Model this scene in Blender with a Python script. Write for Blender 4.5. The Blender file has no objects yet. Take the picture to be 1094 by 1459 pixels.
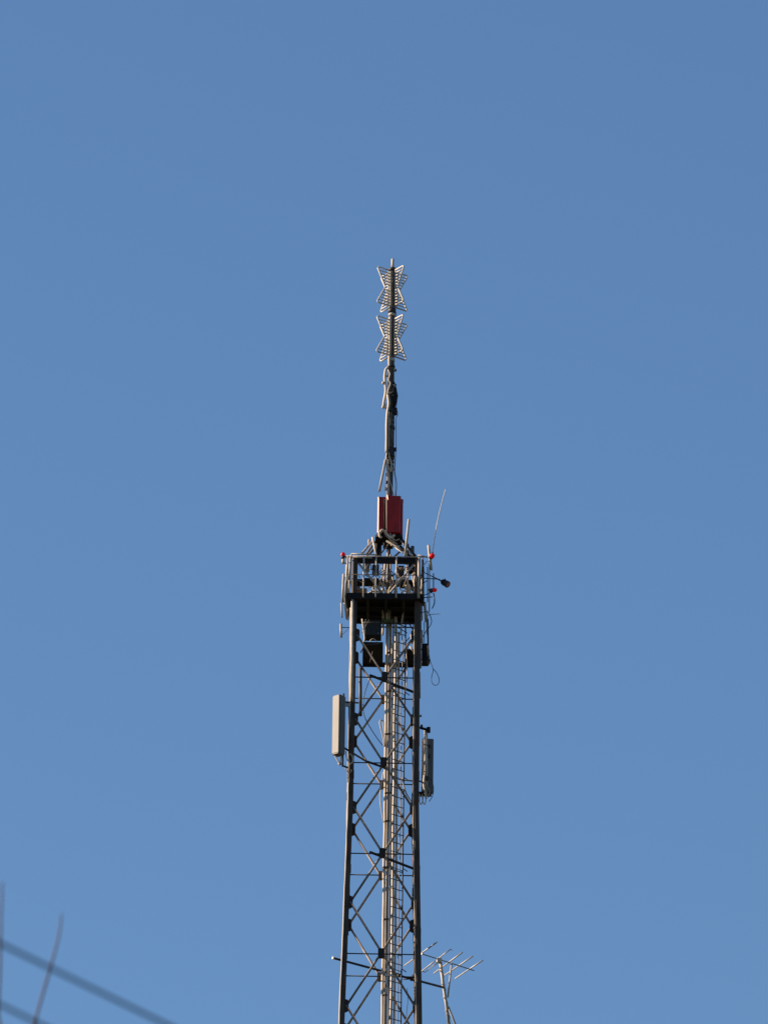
import bpy, bmesh, math, random
from mathutils import Vector, Matrix
random.seed(7)
SC = bpy.context.scene
# ------------------------------------------------------------------ camera
F_PX, W_PX, H_PX = 11715.0, 1094.0, 1459.0
ELEV, ROLL = math.radians(21.95), math.radians(0.75)
CAM = Vector((0.0, -200.0, 1.7))
fwd = Vector((0, math.cos(ELEV), math.sin(ELEV)))
u0 = Vector((0, -math.sin(ELEV), math.cos(ELEV)))
r0 = Vector((1, 0, 0))
rgt = r0 * math.cos(ROLL) + u0 * math.sin(ROLL)
upv = u0 * math.cos(ROLL) - r0 * math.sin(ROLL)
cd = bpy.data.cameras.new("camera")
cam = bpy.data.objects.new("camera", cd)
SC.collection.objects.link(cam)
cam.matrix_world = Matrix(((rgt.x, upv.x, -fwd.x, CAM.x), (rgt.y, upv.y, -fwd.y, CAM.y),
                           (rgt.z, upv.z, -fwd.z, CAM.z), (0, 0, 0, 1)))
cd.sensor_fit = 'VERTICAL'
cd.sensor_height = 13.0
cd.sensor_width = 13.0
cd.lens = 13.0 * F_PX / H_PX
cd.clip_start, cd.clip_end = 0.5, 20000
cd.dof.use_dof = True
cd.dof.focus_distance = 213.5
cd.dof.aperture_fstop = 2.6
SC.camera = cam
# ------------------------------------------------------------------ light
SUN_EL, SUN_AZ = math.radians(24), math.radians(7)     # azimuth: degrees behind the tower, measured from due left
SKY_STRENGTH, SUN_STRENGTH, EXPOSURE = 0.055, 5.0, 1.27
sun_dir = Vector((-math.cos(SUN_EL) * math.cos(SUN_AZ), math.cos(SUN_EL) * math.sin(SUN_AZ), math.sin(SUN_EL)))
ld = bpy.data.lights.new("sun", 'SUN')
ld.energy, ld.angle, ld.color = SUN_STRENGTH, math.radians(0.5), (1.0, 0.80, 0.60)
sun = bpy.data.objects.new("sun", ld)
SC.collection.objects.link(sun)
sun.rotation_euler = sun_dir.to_track_quat('Z', 'Y').to_euler()
wd = bpy.data.worlds.new("World")
SC.world = wd
wd.use_nodes = True
nt = wd.node_tree
bg = nt.nodes['Background']
sky = nt.nodes.new('ShaderNodeTexSky')
sky.sky_type = 'NISHITA'
sky.sun_disc = False
sky.sun_elevation = SUN_EL
sky.sun_rotation = math.atan2(sun_dir.x, sun_dir.y)
sky.altitude = 0
sky.air_density, sky.dust_density, sky.ozone_density = 1.15, 0.0, 5.8
nt.links.new(sky.outputs[0], bg.inputs[0])
bg.inputs[1].default_value = SKY_STRENGTH
SC.view_settings.view_transform = 'Standard'
SC.view_settings.look = 'None'
SC.view_settings.exposure = EXPOSURE
SC.view_settings.gamma = 1.0


# ------------------------------------------------------------------ measuring helpers
def ray(px, py):
    return fwd * F_PX + rgt * (px - W_PX / 2) - upv * (py - H_PX / 2)


def P(px, py, Y=0.0):            # point in the upright plane y = Y
    d = ray(px, py)
    return CAM + d * ((Y - CAM.y) / d.y)


def Pz(px, py, z):               # point on the level plane at height z
    d = ray(px, py)
    return CAM + d * ((z - CAM.z) / d.z)


AX = P(547, 1000, 0).x           # tower axis


def zrow(py, Y=0.0):
    return P(547, py, Y).z


# ------------------------------------------------------------------ materials
def mat(name, c1, c2=None, scale=8.0, rough=0.6, metal=0.0, spot=None, spot_amt=0.5, stretch=1.0, bump=0.2, emit=None, es=0):
    m = bpy.data.materials.new(name)
    m.use_nodes = True
    t = m.node_tree
    b = t.nodes['Principled BSDF']
    b.inputs['Roughness'].default_value = rough
    b.inputs['Metallic'].default_value = metal
    b.inputs['Specular IOR Level'].default_value = 0.28
    c2 = c2 or tuple(v * 0.75 for v in c1)
    tc = t.nodes.new('ShaderNodeTexCoord')
    mp = t.nodes.new('ShaderNodeMapping')
    mp.inputs['Scale'].default_value = (1, 1, stretch)
    t.links.new(tc.outputs['Object'], mp.inputs[0])
    n = t.nodes.new('ShaderNodeTexNoise')
    n.inputs['Scale'].default_value = scale
    n.inputs['Detail'].default_value = 6
    t.links.new(mp.outputs[0], n.inputs['Vector'])
    r = t.nodes.new('ShaderNodeValToRGB')
    r.color_ramp.elements[0].position = 0.32
    r.color_ramp.elements[1].position = 0.66
    r.color_ramp.elements[0].color = (*c2, 1)
    r.color_ramp.elements[1].color = (*c1, 1)
    t.links.new(n.outputs[0], r.inputs[0])
    out = r.outputs[0]
    if spot:
        n2 = t.nodes.new('ShaderNodeTexNoise')
        n2.inputs['Scale'].default_value = scale * 0.6
        n2.inputs['Detail'].default_value = 8
        n2.inputs['Roughness'].default_value = 0.7
        t.links.new(mp.outputs[0], n2.inputs['Vector'])
        r2 = t.nodes.new('ShaderNodeValToRGB')
        r2.color_ramp.elements[0].position = 1 - spot_amt - 0.05
        r2.color_ramp.elements[1].position = 1 - spot_amt + 0.05
        t.links.new(n2.outputs[0], r2.inputs[0])
        mx = t.nodes.new('ShaderNodeMixRGB')
        t.links.new(r2.outputs[0], mx.inputs[0])
        t.links.new(out, mx.inputs[1])
        mx.inputs[2].default_value = (*spot, 1)
        out = mx.outputs[0]
    t.links.new(out, b.inputs['Base Color'])
    if bump:
        bp = t.nodes.new('ShaderNodeBump')
        bp.inputs['Strength'].default_value = bump
        bp.inputs['Distance'].default_value = 0.01
        t.links.new(n.outputs[0], bp.inputs['Height'])
        t.links.new(bp.outputs[0], b.inputs['Normal'])
    if emit:
        b.inputs['Emission Color'].default_value = (*emit, 1)
        b.inputs['Emission Strength'].default_value = es
    return m


M = dict(
    leg=mat('weathered_leg_paint', (0.0711, 0.0546, 0.0427), (0.0285, 0.0223, 0.0199), 5, 0.75, spot=(0.085, 0.03, 0.02), spot_amt=0.42, stretch=0.35),
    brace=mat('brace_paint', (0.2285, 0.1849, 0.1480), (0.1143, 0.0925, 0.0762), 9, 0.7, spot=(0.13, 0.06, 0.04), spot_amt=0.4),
    rear=mat('sunlit_tone_brace_paint', (0.36, 0.29, 0.225), (0.22, 0.175, 0.14), 8, 0.7, spot=(0.13, 0.07, 0.045), spot_amt=0.36),  # lighter tone for the rear braces, sunlight put into the colour
    plate=mat('dark_plate', (0.0315, 0.0266, 0.0259), (0.0126, 0.0112, 0.0119), 12, 0.7, spot=(0.06, 0.024, 0.017), spot_amt=0.38),
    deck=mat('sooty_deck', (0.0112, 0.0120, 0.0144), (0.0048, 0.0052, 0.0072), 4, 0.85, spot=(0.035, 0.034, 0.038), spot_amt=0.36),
    pale=mat('pale_galvanised', (0.4356, 0.3920, 0.3340), (0.2904, 0.2541, 0.2178), 10, 0.55, spot=(0.14, 0.09, 0.06), spot_amt=0.36, stretch=0.5),
    cable=mat('pale_cable_jacket', (0.5481, 0.4685, 0.3713), (0.3890, 0.3271, 0.2564), 6, 0.6, stretch=0.3),
    cabled=mat('brown_cable_jacket', (0.3360, 0.2688, 0.2016), (0.2016, 0.1596, 0.1218), 6, 0.6, stretch=0.3),
    black=mat('black_rubber', (0.03, 0.03, 0.034), (0.018, 0.018, 0.02), 10, 0.5),
    dark=mat('dark_steel', (0.04, 0.036, 0.036), (0.016, 0.015, 0.017), 9, 0.55, spot=(0.10, 0.05, 0.035), spot_amt=0.36),
    mast=mat('mast_paint', (0.1062, 0.0906, 0.0750), (0.0469, 0.0407, 0.0343), 8, 0.6, spot=(0.09, 0.06, 0.055), spot_amt=0.40, stretch=0.6),
    wing=mat('wing_galvanised', (0.5115, 0.4805, 0.4340), (0.3565, 0.3255, 0.2868), 14, 0.5, spot=(0.20, 0.125, 0.08), spot_amt=0.34),
    red=mat('red_radome', (0.40, 0.012, 0.009), (0.27, 0.009, 0.008), 4, 0.42, spot=(0.17, 0.010, 0.009), spot_amt=0.40, bump=0.05, stretch=0.4),
    redside=mat('faded_red_edge', (0.3300, 0.1200, 0.1020), (0.2520, 0.0780, 0.0660), 4, 0.5),
    panel=mat('grey_panel_plastic', (0.118, 0.112, 0.108), (0.088, 0.084, 0.080), 3.5, 0.5, spot=(0.072, 0.066, 0.060), spot_amt=0.42, bump=0.03, stretch=0.4),
    lamp=mat('red_lamp_glass', (0.42, 0.004, 0.006), (0.30, 0.003, 0.005), 6, 0.15, bump=0, emit=(1, 0.01, 0.01), es=0.06),
    alu=mat('dull_aluminium', (0.3600, 0.3360, 0.3060), (0.2520, 0.2340, 0.2160), 14, 0.45, metal=0.2),
    green=mat('mossy_clamp', (0.14, 0.16, 0.05), (0.05, 0.06, 0.02), 18, 0.8),
    wire=mat('black_overhead_wire', (0.03, 0.035, 0.045), (0.02, 0.022, 0.03), 3, 0.6),
    bark=mat('grey_brown_bark', (0.13, 0.09, 0.085), (0.07, 0.05, 0.05), 10, 0.9),
    earth=mat('grass_and_earth', (0.0350, 0.0450, 0.0175), (0.0500, 0.0375, 0.0225), 0.08, 0.95, bump=0),
    conc=mat('concrete', (0.35, 0.34, 0.31), (0.26, 0.25, 0.23), 3, 0.9),
)


# ------------------------------------------------------------------ mesh builder
class MB:
    def __init__(s):
        s.v, s.f, s.sm = [], [], []

    def ring_tube(s, pts, radii, n=8, cap=True, smooth=True):
        pts = [Vector(p) for p in pts]
        if not hasattr(radii, '__len__'):
            radii = [radii] * len(pts)
        base = len(s.v)
        t0 = (pts[1] - pts[0]).normalized()
        ref = Vector((0, 0, 1)) if abs(t0.z) < 0.9 else Vector((0, 1, 0))
        a = t0.cross(ref).normalized()
        for i, p in enumerate(pts):
            if i == 0: t = pts[1] - pts[0]
            elif i == len(pts) - 1: t = pts[-1] - pts[-2]
            else: t = (pts[i + 1] - p).normalized() + (p - pts[i - 1]).normalized()
            t = t.normalized() if t.length > 1e-9 else t0
            a = (a - t * a.dot(t)).normalized()
            b = t.cross(a)
            for k in range(n):
                w = 2 * math.pi * k / n
                s.v.append(p + (a * math.cos(w) + b * math.sin(w)) * radii[i])
        for i in range(len(pts) - 1):
            for k in range(n):
                k2 = (k + 1) % n
                s.f.append((base + i * n + k, base + i * n + k2, base + (i + 1) * n + k2, base + (i + 1) * n + k)); s.sm.append(smooth)
        if cap:
            s.f.append(tuple(base + k for k in reversed(range(n)))); s.sm.append(False)
            e = base + (len(pts) - 1) * n
            s.f.append(tuple(e + k for k in range(n))); s.sm.append(False)
        return s

    def tube(s, a, b, r, n=8, r2=None):
        return s.ring_tube([a, b], [r, r if r2 is None else r2], n)

    def curve(s, pts, r, n=6, sub=6):
        return s.ring_tube(spline(pts, sub), r, n)

    def prism(s, prof, a, b, ax1, ax2, prof2=None):
        """profile of (p,q) offsets along ax1, ax2 swept a -> b"""
        a, b = Vector(a), Vector(b)
        n = len(prof); base = len(s.v)
        for q, pf in ((a, prof), (b, prof2 or prof)):
            for (x, y) in pf:
                s.v.append(q + ax1 * x + ax2 * y)
        for k in range(n):
            k2 = (k + 1) % n
            s.f.append((base + k, base + k2, base + n + k2, base + n + k)); s.sm.append(False)
        s.f.append(tuple(base + k for k in reversed(range(n)))); s.sm.append(False)
        s.f.append(tuple(base + n + k for k in range(n))); s.sm.append(False)
        return s

    def box(s, c, half, ex=Vector((1, 0, 0)), ey=Vector((0, 1, 0)), ez=Vector((0, 0, 1)), ch=0.0):
        hx, hy, hz = half
        if ch <= 0:
            prof = [(-hx, -hy), (hx, -hy), (hx, hy), (-hx, hy)]
        else:
            prof = [(-hx + ch, -hy), (hx - ch, -hy), (hx, -hy + ch), (hx, hy - ch), (hx - ch, hy), (-hx + ch, hy), (-hx, hy - ch), (-hx, -hy + ch)]
        c = Vector(c)
        return s.prism(prof, c - ez * hz, c + ez * hz, ex, ey)

    def sphere(s, c, r, n=12, m=8, sz=1.0, axis=None):
        c = Vector(c)
        pts, rad = [], []
        ax = (axis or Vector((0, 0, 1))).normalized()
        for i in range(m + 1):
            w = math.pi * i / m
            pts.append(c - ax * math.cos(w) * r * sz); rad.append(max(math.sin(w) * r, r * 0.03))
        return s.ring_tube(pts, rad, n)

    def build(s, name, material, parent=None, origin=None):
        base = Vector(parent['_base']) if parent is not None else (Vector(origin) if origin is not None else s.v[0].copy())
        me = bpy.data.meshes.new(name)
        me.from_pydata([tuple(v - base) for v in s.v], [], s.f)
        me.validate()
        bm = bmesh.new(); bm.from_mesh(me)
        bmesh.ops.recalc_face_normals(bm, faces=bm.faces)
        bm.to_mesh(me); bm.free()
        if len(me.polygons) == len(s.sm):
            me.polygons.foreach_set('use_smooth', s.sm)
        me.materials.append(material)
        o = bpy.data.objects.new(name, me)
        SC.collection.objects.link(o)
        if parent is not None:
            o.parent = parent
        else:
            o.location = base
        o['_base'] = tuple(base)
        return o


def spline(pts, sub=6):
    pts = [Vector(p) for p in pts]
    if len(pts) < 3: return pts
    out = []
    q = [pts[0] * 2 - pts[1]] + pts + [pts[-1] * 2 - pts[-2]]
    for i in range(1, len(q) - 2):
        for k in range(sub):
            t = k / sub
            a, b, c, d = q[i - 1], q[i], q[i + 1], q[i + 2]
            out.append(0.5 * ((2 * b) + (c - a) * t + (2 * a - 5 * b + 4 * c - d) * t * t + (3 * b - a - 3 * c + d) * t ** 3))
    out.append(pts[-1])
    return out


def thing(name, label, cat, loc, group=None):
    o = bpy.data.objects.new(name, None)
    SC.collection.objects.link(o)
    o.location = loc
    o.empty_display_size = 0.2
    o['_base'] = tuple(loc)
    o['label'] = label; o['category'] = cat
    if group: o['group'] = group
    return o


def tag(o, label, cat, group=None):
    o['label'] = label; o['category'] = cat
    if group: o['group'] = group
    return o


def dup(root, delta, label):
    r = root.copy(); SC.collection.objects.link(r)
    r.location = root.location + Vector(delta); r['label'] = label
    for ch in list(root.children):
        c = ch.copy(); SC.collection.objects.link(c); c.parent = r
        for g in ch.children:
            d = g.copy(); SC.collection.objects.link(d); d.parent = c
    return r


X, Yv, Z = Vector((1, 0, 0)), Vector((0, 1, 0)), Vector((0, 0, 1))

# ------------------------------------------------------------------ ground
g = MB()
g.v = [Vector((x, y, 0)) for x, y in ((-9000, -9000), (9000, -9000), (9000, 9000), (-9000, 9000))]
g.f = [(0, 1, 2, 3)]; g.sm = [False]
gr = g.build('ground', M['earth'], origin=(0, 0, 0)); gr['kind'] = 'structure'

# ------------------------------------------------------------------ lattice tower
YAW = math.radians(0.9)
TU = Vector((math.cos(YAW), math.sin(YAW), 0))       # right
TV = Vector((-math.sin(YAW), math.cos(YAW), 0))      # away
FY = -0.80
zK, zT = zrow(1145, FY), zrow(797, FY)
zB = zrow(1459, FY)
S_LOW = (1.073 - 0.905) / (zrow(1150, FY) - zB)
LEGW = 0.074


def hw(z):                     # half width to leg centre line
    if z >= zK:
        return 0.815 + (0.83 - 0.80) * (1 - (z - zK) / (zT - zK))
    return 0.84 + (zK - z) * (S_LOW - 0.0045)


def T(u, v, z):
    return Vector((AX, 0, 0)) + TU * u + TV * v + Z * z


tower = thing('lattice_tower', 'tall square lattice steel tower with dark legs and crossed braces rising from the bottom edge', 'tower', (AX, 0, 0))
ch = 0.034
prof = [(-LEGW + ch, -LEGW), (LEGW - ch, -LEGW), (LEGW, -LEGW + ch), (LEGW, LEGW - ch), (LEGW - ch, LEGW), (-LEGW + ch, LEGW), (-LEGW, LEGW - ch), (-LEGW, -LEGW + ch)]
for su in (-1, 1):
    for sv in (-1, 1):
        b = MB()
        zs = [0.3, zB - 12, zB - 4, zK, zT]
        for z0, z1 in zip(zs[:-1], zs[1:]):
            g0 = 0.004 if z1 < zK else 0
            b.prism(prof, T(su * hw(z0), sv * hw(z0), z0), T(su * hw(z1), sv * hw(z1), z1), TU, TV)
        # splice collars
        for py in (1105, 1240, 1330):
            z = zrow(py, FY)
            w = LEGW + 0.008
            h = hw(z)
            b.box(T(su * h, sv * h, z), (w, w, 0.10), TU, TV, Z, ch=0.036)
        b.build('leg', M['leg'], tower)

cz = [zrow(y, FY) for y in (965, 1087, 1217, 1361)]          # centre nodes
lz = [zrow(y, FY) for y in (906, 1026, 1152, 1288, 1437)]    # leg nodes
cz.append(cz[-1] - (cz[-2] - cz[-1]) * 1.10); lz.append(lz[-1] - (lz[-2] - lz[-1]) * 1.09)
FACES = [((1, 0), (0, -1)), ((1, 0), (0, 1)), ((0, 1), (-1, 0)), ((0, 1), (1, 0))]


def FP(face, s, z, inset=0.0):     # point on face, s in -1..1 along it
    (a, b_), (n0, n1) = face
    h = hw(z)
    return T(a * s * h + n0 * (h - inset), b_ * s * h + n1 * (h - inset), z)


BR = 0.029
for fi, face in enumerate(FACES):
    for i, zc in enumerate(cz):
        for sgn in (-1, 1):
            b = MB()
            e = 0.90
            p0, p1 = FP(face, -sgn * e, lz[i], 0.0), FP(face, sgn * e, lz[i + 1], 0.0)
            off = 0.03 * sgn
            nrm = TU * face[1][0] + TV * face[1][1]
            p0 = p0 + nrm * off; p1 = p1 + nrm * off
            b.tube(p0, p1, BR, 10)
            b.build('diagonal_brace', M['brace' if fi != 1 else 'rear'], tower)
        b = MB()
        b.tube(FP(face, -0.93, zc, 0.05), FP(face, 0.93, zc, 0.05), 0.017, 8)
        b.build('horizontal_brace', M['dark'], tower)
        # centre gusset: eight-sided plate
        (a, b_), (n0, n1) = face
        t = TU * a + TV * b_; n = TU * n0 + TV * n1
        b = MB()
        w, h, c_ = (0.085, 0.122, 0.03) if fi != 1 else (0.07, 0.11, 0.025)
        pr = [(-w + c_, -h), (w - c_, -h), (w, -h + c_), (w, h - c_), (w - c_, h), (-w + c_, h), (-w, h - c_), (-w, -h + c_)]
        c = FP(face, 0, zc, 0)
        b.prism(pr, c - n * 0.062, c + n * 0.062, t, Z)
        for bx in (-1, 1):
            for bz in (-1, 0, 1):
                q = c + t * bx * 0.06 + Z * bz * 0.085
                b.tube(q + n * 0.055, q + n * 0.08, 0.014, 6)
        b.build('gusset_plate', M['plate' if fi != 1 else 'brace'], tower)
    for zl in lz:
        for sgn in (-1, 1):
            (a, b_), (n0, n1) = face
            t = (TU * a + TV * b_) * -sgn; n = TU * n0 + TV * n1
            c = FP(face, sgn, zl, 0)
            b = MB()
            x0, x1, h = LEGW - 0.01, LEGW + 0.085, 0.17
            pr = [(x0, -h), (x1 - 0.02, -h + 0.03), (x1, -h + 0.06), (x1, h - 0.06), (x1 - 0.02, h - 0.03), (x0, h)]
            b.prism(pr, c - n * 0.06, c + n * 0.052, t, Z)
            b.build('gusset_plate', M['plate'], tower)
# lower section to the ground, out of the picture
b = MB()
zl = lz[-1]
while zl > 4:
    hgt = hw(zl) * 2 * 1.32
    zn = max(zl - hgt, 0.4)
    zc = (zl + zn) / 2
    for face in FACES:
        b.tube(FP(face, -0.95, zl), FP(face, 0.95, zn), 0.035, 6)
        b.tube(FP(face, 0.95, zl), FP(face, -0.95, zn), 0.035, 6)
        b.tube(FP(face, -0.97, zc), FP(face, 0.97, zc), 0.025, 6)
    zl = zn
b.build('lower_bracing', M['brace'], tower)
for su in (-1, 1):
    for sv in (-1, 1):
        b = MB()
        b.box(T(su * hw(0.2), sv * hw(0.2), 0.175), (0.6, 0.6, 0.175), ch=0.05)
        b.build('footing', M['conc'], tower)

# upper cage of the tower, standing above the platform
zP = zrow(851, -0.97)      # platform level (its underside, front edge)
zC = zT
for sv, n in ((-1, 'front'), (1, 'rear')):
    b = MB()
    h = hw(zC)
    for z in (zC - 0.03,):
        b.box(T(0, sv * h, z), (h + 0.06, 0.05, 0.085), TU, TV)
    b.build('top_beam', M['deck'], tower)
for su in (-1, 1):
    b = MB()
    b.box(T(su * h, 0, zC - 0.034), (0.05, h - 0.052, 0.08), TU, TV)
    b.build('top_beam', M['deck'], tower)
for sv in (-1, 1):
    for su in (-1, 1):
        b = MB()
        yo = sv * (hw(zC) - 0.0)
        b.tube(T(su * 0.74, yo, zC - 0.1), T(su * 0.06, yo, zP + 0.13), 0.026, 8)
        b.build('diagonal_brace', M['pale'], tower)
for su in (-1, 1):
    for sv in (-1, 1):
        b = MB()
        b.tube(T(su * 0.81, sv * 0.72, zC - 0.1), T(su * 0.81, sv * 0.04, zP + 0.13), 0.024, 8)
        b.build('diagonal_brace', M['brace'], tower)

# internal cross beams that carry ladder and cables
for (a, c, z, r) in (((527, 962), (594, 988), cz[0], 0.025), ((523, 1085), (554, 1096), cz[1], 0.022), ((527, 1214), (590, 1238), cz[2], 0.025)):
    b = MB()
    p, q = Pz(*a, z), Pz(*c, z)
    d = (q - p).normalized(); s_ = d.cross(Z)
    b.prism([(-r, -r), (r, -r), (r, r), (-r, r)], p, q, s_, Z)
    b.build('cross_beam', M['plate'], tower)

# ------------------------------------------------------------------ platforms
plat = thing('service_platform', 'dark sooty work platform with pale tube railing near the top of the tower', 'platform', (AX, 0, zP))
FYp = -0.97


def PP(px, z, Y):             # x of pixel column px at plane Y, height z
    lo = P(px, 850, Y)
    # adjust for roll: solve row for that z
    lo2 = P(px, 860, Y)
    row = 850 + 10 * (z - lo.z) / (lo2.z - lo.z)
    return P(px, row, Y)


z0, z1 = zP, zP + 0.09
Lf, Rf = PP(494, zP, FYp).x, PP(600.5, zP, FYp).x
Lr, Rr = PP(500.5, zP, 0.80).x, PP(595.5, zP, 0.80).x
b = MB()
ring = [(Lf, FYp), (Rf, FYp), (Rr, 0.80), (Lr, 0.80)]
# trapezoid deck with a ladder hatch: built from strips
b.v = [Vector((x, y, z)) for z in (z0 + 0.05, z1) for x, y in ring]
b.f = [(3, 2, 1, 0), (4, 5, 6, 7), (0, 1, 5, 4), (1, 2, 6, 5), (2, 3, 7, 6), (3, 0, 4, 7)]
b.sm = [False] * 6
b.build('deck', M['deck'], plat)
edges = [(0, 1), (1, 2), (2, 3), (3, 0)]
for i, j in edges:
    p, q = Vector((*ring[i], zP + 0.02)), Vector((*ring[j], zP + 0.02))
    d = (q - p).normalized(); s_ = d.cross(Z)
    trim = 0.0 if i in (0, 2) else 0.035
    b = MB()
    b.prism([(-0.03, -0.075), (0.03, -0.075), (0.03, 0.085), (-0.03, 0.085)], p + d * trim, q - d * trim, s_, Z)
    b.build('edge_beam', M['deck'], plat)
for k, fx in enumerate((-0.45, 0.02, 0.48)):
    b = MB()
    b.box((AX + fx, -0.085, zP), (0.035, 0.845, 0.045), ch=0.012)
    b.build('joist', M['plate'], plat)
for k, fy in enumerate((-0.35, 0.3)):
    b = MB()
    b.box((AX, fy, zP - 0.004), (0.83, 0.03, 0.035))
    b.build('joist', M['deck'], plat)
# railing (pixel-measured posts on the front edge; others from the platform's outline)
zR = zrow(794, FYp)
zM = zrow(820, FYp)


def post(x, y, r=0.024, ztop=None, lean=0.0, m='pale', zb=None):
    b = MB()
    zb_ = (zP - 0.03) if zb is None else zb
    b.tube((x - lean, y, zb_), (x, y, (ztop or zR) + random.uniform(-0.01, 0.01)), r, 8)
    return b.build('railing_post', M[m], plat)


for px in (518.5, 536, 565):
    post(PP(px, zR, FYp - 0.035).x, FYp - 0.05, 0.022 if px != 536 else 0.018)
post(PP(596.8, zR, FYp).x, FYp - 0.05, 0.033)
post(Lf + 0.02, FYp - 0.05, 0.024, lean=0.07)
for y in (-0.45, 0.1, 0.62):
    t = (y - FYp) / (0.80 - FYp)
    post(Lf + (Lr - Lf) * t - 0.055, y, 0.022, lean=0.03)
    post(Rf + (Rr - Rf) * t + 0.055, y, 0.022)
for px in (512, 533, 557, 580):
    post(PP(px, zR, 0.86).x, 0.86, 0.02, m='brace')
for nm, zz, r in (('top_rail', zR, 0.015), ('middle_rail', zM, 0.012)):
    b = MB()
    c = [Vector((Lf - 0.03, FYp - 0.05, zz)), Vector((Rf + 0.03, FYp - 0.05, zz)), Vector((Rr + 0.05, 0.86, zz)), Vector((Lr - 0.05, 0.86, zz))]
    for i in range(4):
        b.tube(c[i], c[(i + 1) % 4], r, 8)
    b.build(nm, M['pale'] if nm == 'top_rail' else M['dark'], plat)
# second bar of the front rail, double tube on the left part
b = MB()
b.tube(P(500.5, 789, -1.02), P(536, 790.5, -1.02), 0.02, 8)
b.tube(P(500.5, 789, -1.02), P(500.5, 796, -1.02), 0.02, 8)
b.tube(P(501, 793.5, -1.02), P(530, 795, -1.02), 0.014, 8)
b.tube(P(595, 791, -1.0), P(609, 794, -1.0), 0.022, 8)
b.tube(P(602, 806.5, -1.0), P(609, 799, -1.0), 0.012, 8)
b.build('rail_bracket', M['pale'], plat)
# small stays, clamps and brackets crowded inside the railing
rs = random.Random(23)
for k in range(34):
    px, py, Y = rs.uniform(508, 594), rs.uniform(801, 842), rs.uniform(-0.75, 0.75)
    p_ = P(px, py, Y)
    a_ = rs.uniform(-0.9, 0.9) if rs.random() < 0.6 else rs.uniform(-1.6, 1.6)
    ln = rs.uniform(0.10, 0.30)
    q_ = p_ + Vector((math.sin(a_) * ln, rs.uniform(-.15, .15), -math.cos(a_) * ln))
    q_.z = max(q_.z, zP + 0.12)
    b = MB(); b.tube(p_, q_, rs.uniform(0.008, 0.02), 6)
    if rs.random() < 0.4: b.box(p_, (0.03, 0.03, 0.03), ch=0.008)
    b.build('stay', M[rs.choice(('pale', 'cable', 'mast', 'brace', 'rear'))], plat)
# toe board clutter: thin kick plate on the front
b = MB()
b.box((AX + 0.02, -0.1, zP + 0.105), (0.55, 0.5, 0.012))
b.build('floor_grating', M['pale'], plat)

low = thing('lower_platform', 'small black inner landing inside the tower below the main platform', 'platform', (AX, 0, zrow(917, FY)))
zL = zrow(917, FY)
b = MB()
x0 = PP(516.5, zL, 0).x; x1 = PP(545.5, zL, 0).x
b.box(((x0 + x1) / 2, -0.02, zL + 0.02), ((x1 - x0) / 2, 0.76, 0.03))
b.build('deck', M['deck'], low)
b = MB()
x2 = PP(576, zL, 0).x; x3 = PP(590, zL, 0).x
b.box(((x2 + x3) / 2, 0.2, zL + 0.02), ((x3 - x2) / 2, 0.50, 0.03))
b.build('deck', M['deck'], low)
b = MB()
for y in (0.77,):
    b.box(((x0 + x3) / 2, y, zL + 0.01), ((x3 - x0) / 2, 0.03, 0.06))
b.build('joist', M['deck'], low)
b = MB()
b.tube(P(516, 893, 0.7), P(590, 894, 0.7), 0.02, 8); b.tube(P(517, 887, -0.75), P(592, 888, -0.75), 0.018, 8)
b.build('guard_rail', M['dark'], low)

# equipment under the platform
cab = thing('equipment_cabinet', 'black square cabinet hanging under the platform inside the tower', 'cabinet', P(531, 912, -0.1))
b = MB()
p = P(531.5, 898, -0.1)
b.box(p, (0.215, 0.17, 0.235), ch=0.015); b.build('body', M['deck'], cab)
b = MB(); b.box(p + Vector((0, -0.178, 0)), (0.185, 0.008, 0.2)); b.build('door', M['black'], cab)
b = MB(); b.tube(p + Vector((0.12, -0.2, -0.16)), p + Vector((0.15, -0.2, -0.16)), 0.02, 8); b.build('handle', M['alu'], cab)
cab2 = thing('equipment_cabinet', 'narrow black cabinet hung outside the right leg below the platform', 'cabinet', P(605, 950, -0.2))
b = MB(); p = P(605.3, 933, -0.2)
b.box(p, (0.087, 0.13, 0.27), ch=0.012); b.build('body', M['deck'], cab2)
b = MB(); b.box(p + Vector((0.105, 0.0, -0.18)), (0.025, 0.06, 0.05)); b.build('connector', M['dark'], cab2)
b = MB(); b.box(p + Vector((0.1, 0.0, 0.1)), (0.012, 0.02, 0.04)); b.build('clip', M['alu'], cab2)
b = MB(); b.tube(p + Vector((-0.2, 0, 0.15)), p + Vector((-0.08, 0, 0.15)), 0.02); b.tube(p + Vector((-0.2, 0, -0.15)), p + Vector((-0.08, 0, -0.15)), 0.02)
b.build('bracket', M['dark'], cab2)
o = MB()
o.box(P(551.5, 885.5, -0.2), (0.155, 0.06, 0.045), ch=0.02)
for k in range(6):
    o.box(P(545 + k * 2.6, 884 + random.uniform(-2, 2), -0.27), (0.02, 0.015, 0.03), ch=0.005)
tag(o.build('cable_clamp', M['green']), 'mossy green clamp holding the pale cables just under the platform', 'clamp')

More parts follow.
